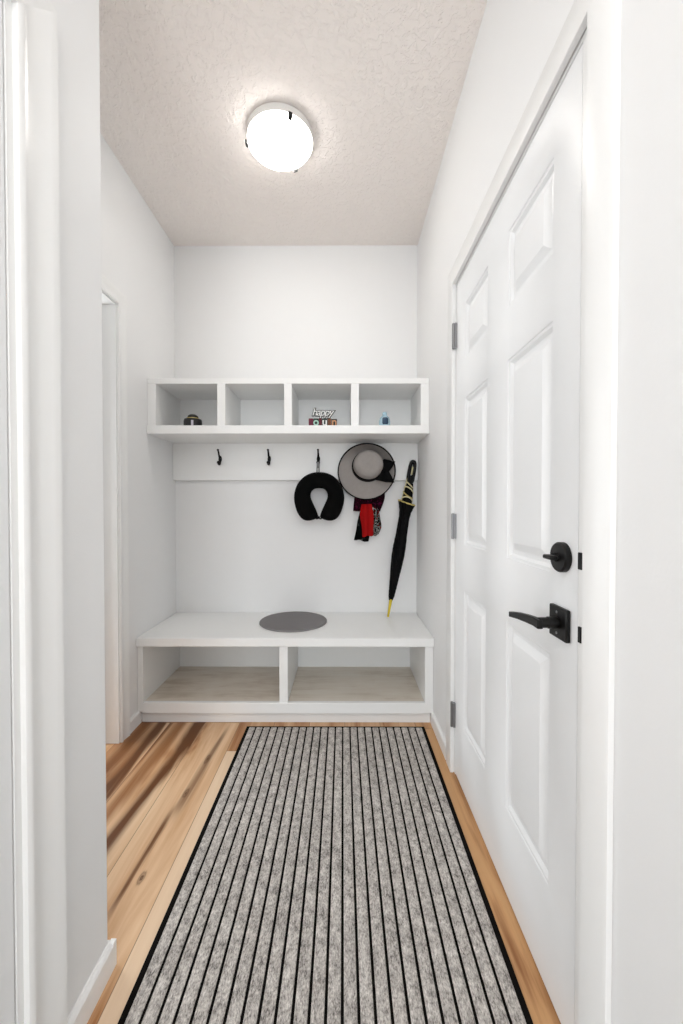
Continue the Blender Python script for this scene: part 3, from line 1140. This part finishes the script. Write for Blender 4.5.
BH = 0.043
blocks = [(308.9, 313.4, 'maroon', None, None), (313.6, 318.9, 'green_black', 'o', 'mint'), (319.1, 321.9, 'dark_red', None, None),
          (322.1, 327.6, 'green_black', 'u', 'white_paint'), (327.8, 331.4, 'brown', None, None), (331.6, 337.0, 'black_paint', 'n', 'tan_paint')]
for i, (a, b, m_, ch, cm) in enumerate(blocks):
    hgt = BH if i < 5 else BH * 0.93
    bk = obj('letter_block', MB().box(SX(a), SX(b), SY - 0.008, SY + 0.010, SZ, SZ + hgt), m_, sg, bevel=0.001)
    if ch:
        text('letter', ch, cm, bk, ((SX(a) + SX(b)) / 2, SY - 0.0095, SZ + 0.006), 0.058, 0.0012, 0.001)
text('script_backing', 'happy', 'black_paint', sg, (SX(322.6), SY + 0.004, SZ + 0.060), 0.056, 0.003, 0.0042, 0.25, 0.84)
text('script_word', 'happy', 'white_paint', sg, (SX(322.6), SY - 0.0010, SZ + 0.060), 0.056, 0.002, 0.0002, 0.25, 0.84)

# little blue bottle
bt = thing('bottle', (0.2255, 2.175, SZ), 'tiny pale blue bottle with dark label in the rightmost cubby', 'bottle')
bc = (0.2255, 2.175, SZ)
obj('body', MB().lathe([(0.020, 0.0), (0.0265, 0.002), (0.030, 0.014), (0.0295, 0.034), (0.024, 0.050), (0.014, 0.060), (0.0105, 0.064)], bc, 'Z', 28), 'aqua', bt, smooth=60)
obj('cap', MB().lathe([(0.0115, 0.063), (0.0125, 0.065), (0.012, 0.076), (0.009, 0.079), (0.001, 0.080)], bc, 'Z', 20), 'aqua', bt)
rows = []
for z in (0.009, 0.016, 0.030, 0.040, 0.047):
    r = 0.0305 if z < 0.02 else 0.0302 if z < 0.035 else 0.0292 if z < 0.042 else 0.0265
    hw = 0.42 if z in (0.009, 0.047) else 0.56
    rows.append([(bc[0] + r * math.cos(-PI / 2 + 0.04 + hw * q / 4), bc[1] + r * math.sin(-PI / 2 + 0.04 + hw * q / 4), SZ + z) for q in range(-4, 5)])
tag(obj('label', MB().loft(rows, False, False), 'navy', bt, solid=0.0012), 'dark blue label')

# ------------------------------------------------------------------ rug
RX0, RX1, RY0, RY1 = -0.480, 0.4055, -0.42, 1.982
rg = thing('rug', ((RX0 + RX1) / 2, 0.8, 0), 'long grey runner rug with thin black lengthwise stripes on the wood floor', 'rug')
mb = MB()
mb.box(RX0, RX1, RY0, RY1, 0.0, 0.0042)
obj('backing', mb, 'rug_black', rg, bevel=0.001)
mb = MB()
N = 24
x0, x1 = RX0 + 0.012, RX1 - 0.012
p = (x1 - x0) / N
LW = 0.0064
for i in range(N):
    a, b = x0 + i * p + LW / 2, x0 + (i + 1) * p - LW / 2
    c = (a + b) / 2
    hw = (b - a) / 2
    P = [(-1, 0.0035), (-0.97, 0.0058), (-0.8, 0.0068), (0, 0.0072), (0.8, 0.0068), (0.97, 0.0058), (1, 0.0035)]
    mb.prism([(c + hw * q, z) for q, z in P], lambda w: (w[0], RY0 + 0.014, w[1]), lambda w: (w[0], RY1 - 0.014, w[1]))
obj('ribs', mb, 'rug', rg, smooth=60)

# ------------------------------------------------------------------ ceiling light
LC = (-0.273, 1.748)
cl = thing('ceiling_light', (LC[0], LC[1], ZC), 'round frosted glass flush ceiling light with three small clips', 'ceiling light')
obj('pan', MB().lathe([(0.134, ZC), (0.1405, ZC - 0.003), (0.1405, ZC - 0.031), (0.1395, ZC - 0.033), (0.1375, ZC - 0.031), (0.1370, ZC - 0.008), (0.004, ZC - 0.007)], (LC[0] + 0.003, LC[1], 0), 'Z', 56), 'white_enamel', cl)
prof = [(0.1365, ZC - 0.036), (0.1360, ZC - 0.040)]
for k in range(1, 13):
    a = k / 12 * PI / 2
    prof.append((0.136 * math.cos(a) + 0.0005, ZC - 0.040 - 0.031 * math.sin(a)))
obj('glass_bowl', MB().lathe(prof, (LC[0], LC[1], 0), 'Z', 64, False), 'bowl', cl, smooth=60)
for dx, dy in ((0.042, -0.030), (-0.030, 0.045)):
    mb = MB().lathe([(0.004, 0.022), (0.011, 0.018), (0.012, 0.012), (0.018, 0.004), (0.020, -0.004), (0.016, -0.013), (0.008, -0.017), (0.001, -0.018)], (LC[0] + dx, LC[1] + dy, ZC - 0.034), 'Z', 20)
    obj('bulb', mb, 'bulb', cl, smooth=60)
for ang in (-64, 182, 68):
    a = math.radians(ang)
    ca, sa = math.cos(a), math.sin(a)
    mb = MB()
    c = Vector((LC[0] + 0.1385 * ca, LC[1] + 0.1385 * sa, 0))
    t_ = Vector((-sa, ca, 0)) * 0.008
    o_ = Vector((ca, sa, 0))

    def Q(r, z, s):
        return c + o_ * r + t_ * s + Vector((0, 0, z))
    outl = [(0.008, ZC - 0.032), (0.008, ZC - 0.050), (-0.004, ZC - 0.056), (-0.004, ZC - 0.052), (0.004, ZC - 0.047), (0.002, ZC - 0.032)]
    mb.prism(outl, lambda w: Q(w[0], w[1], -1), lambda w: Q(w[0], w[1], 1))
    tag(obj('clip', mb, 'black_metal', cl), 'small dark metal clip')
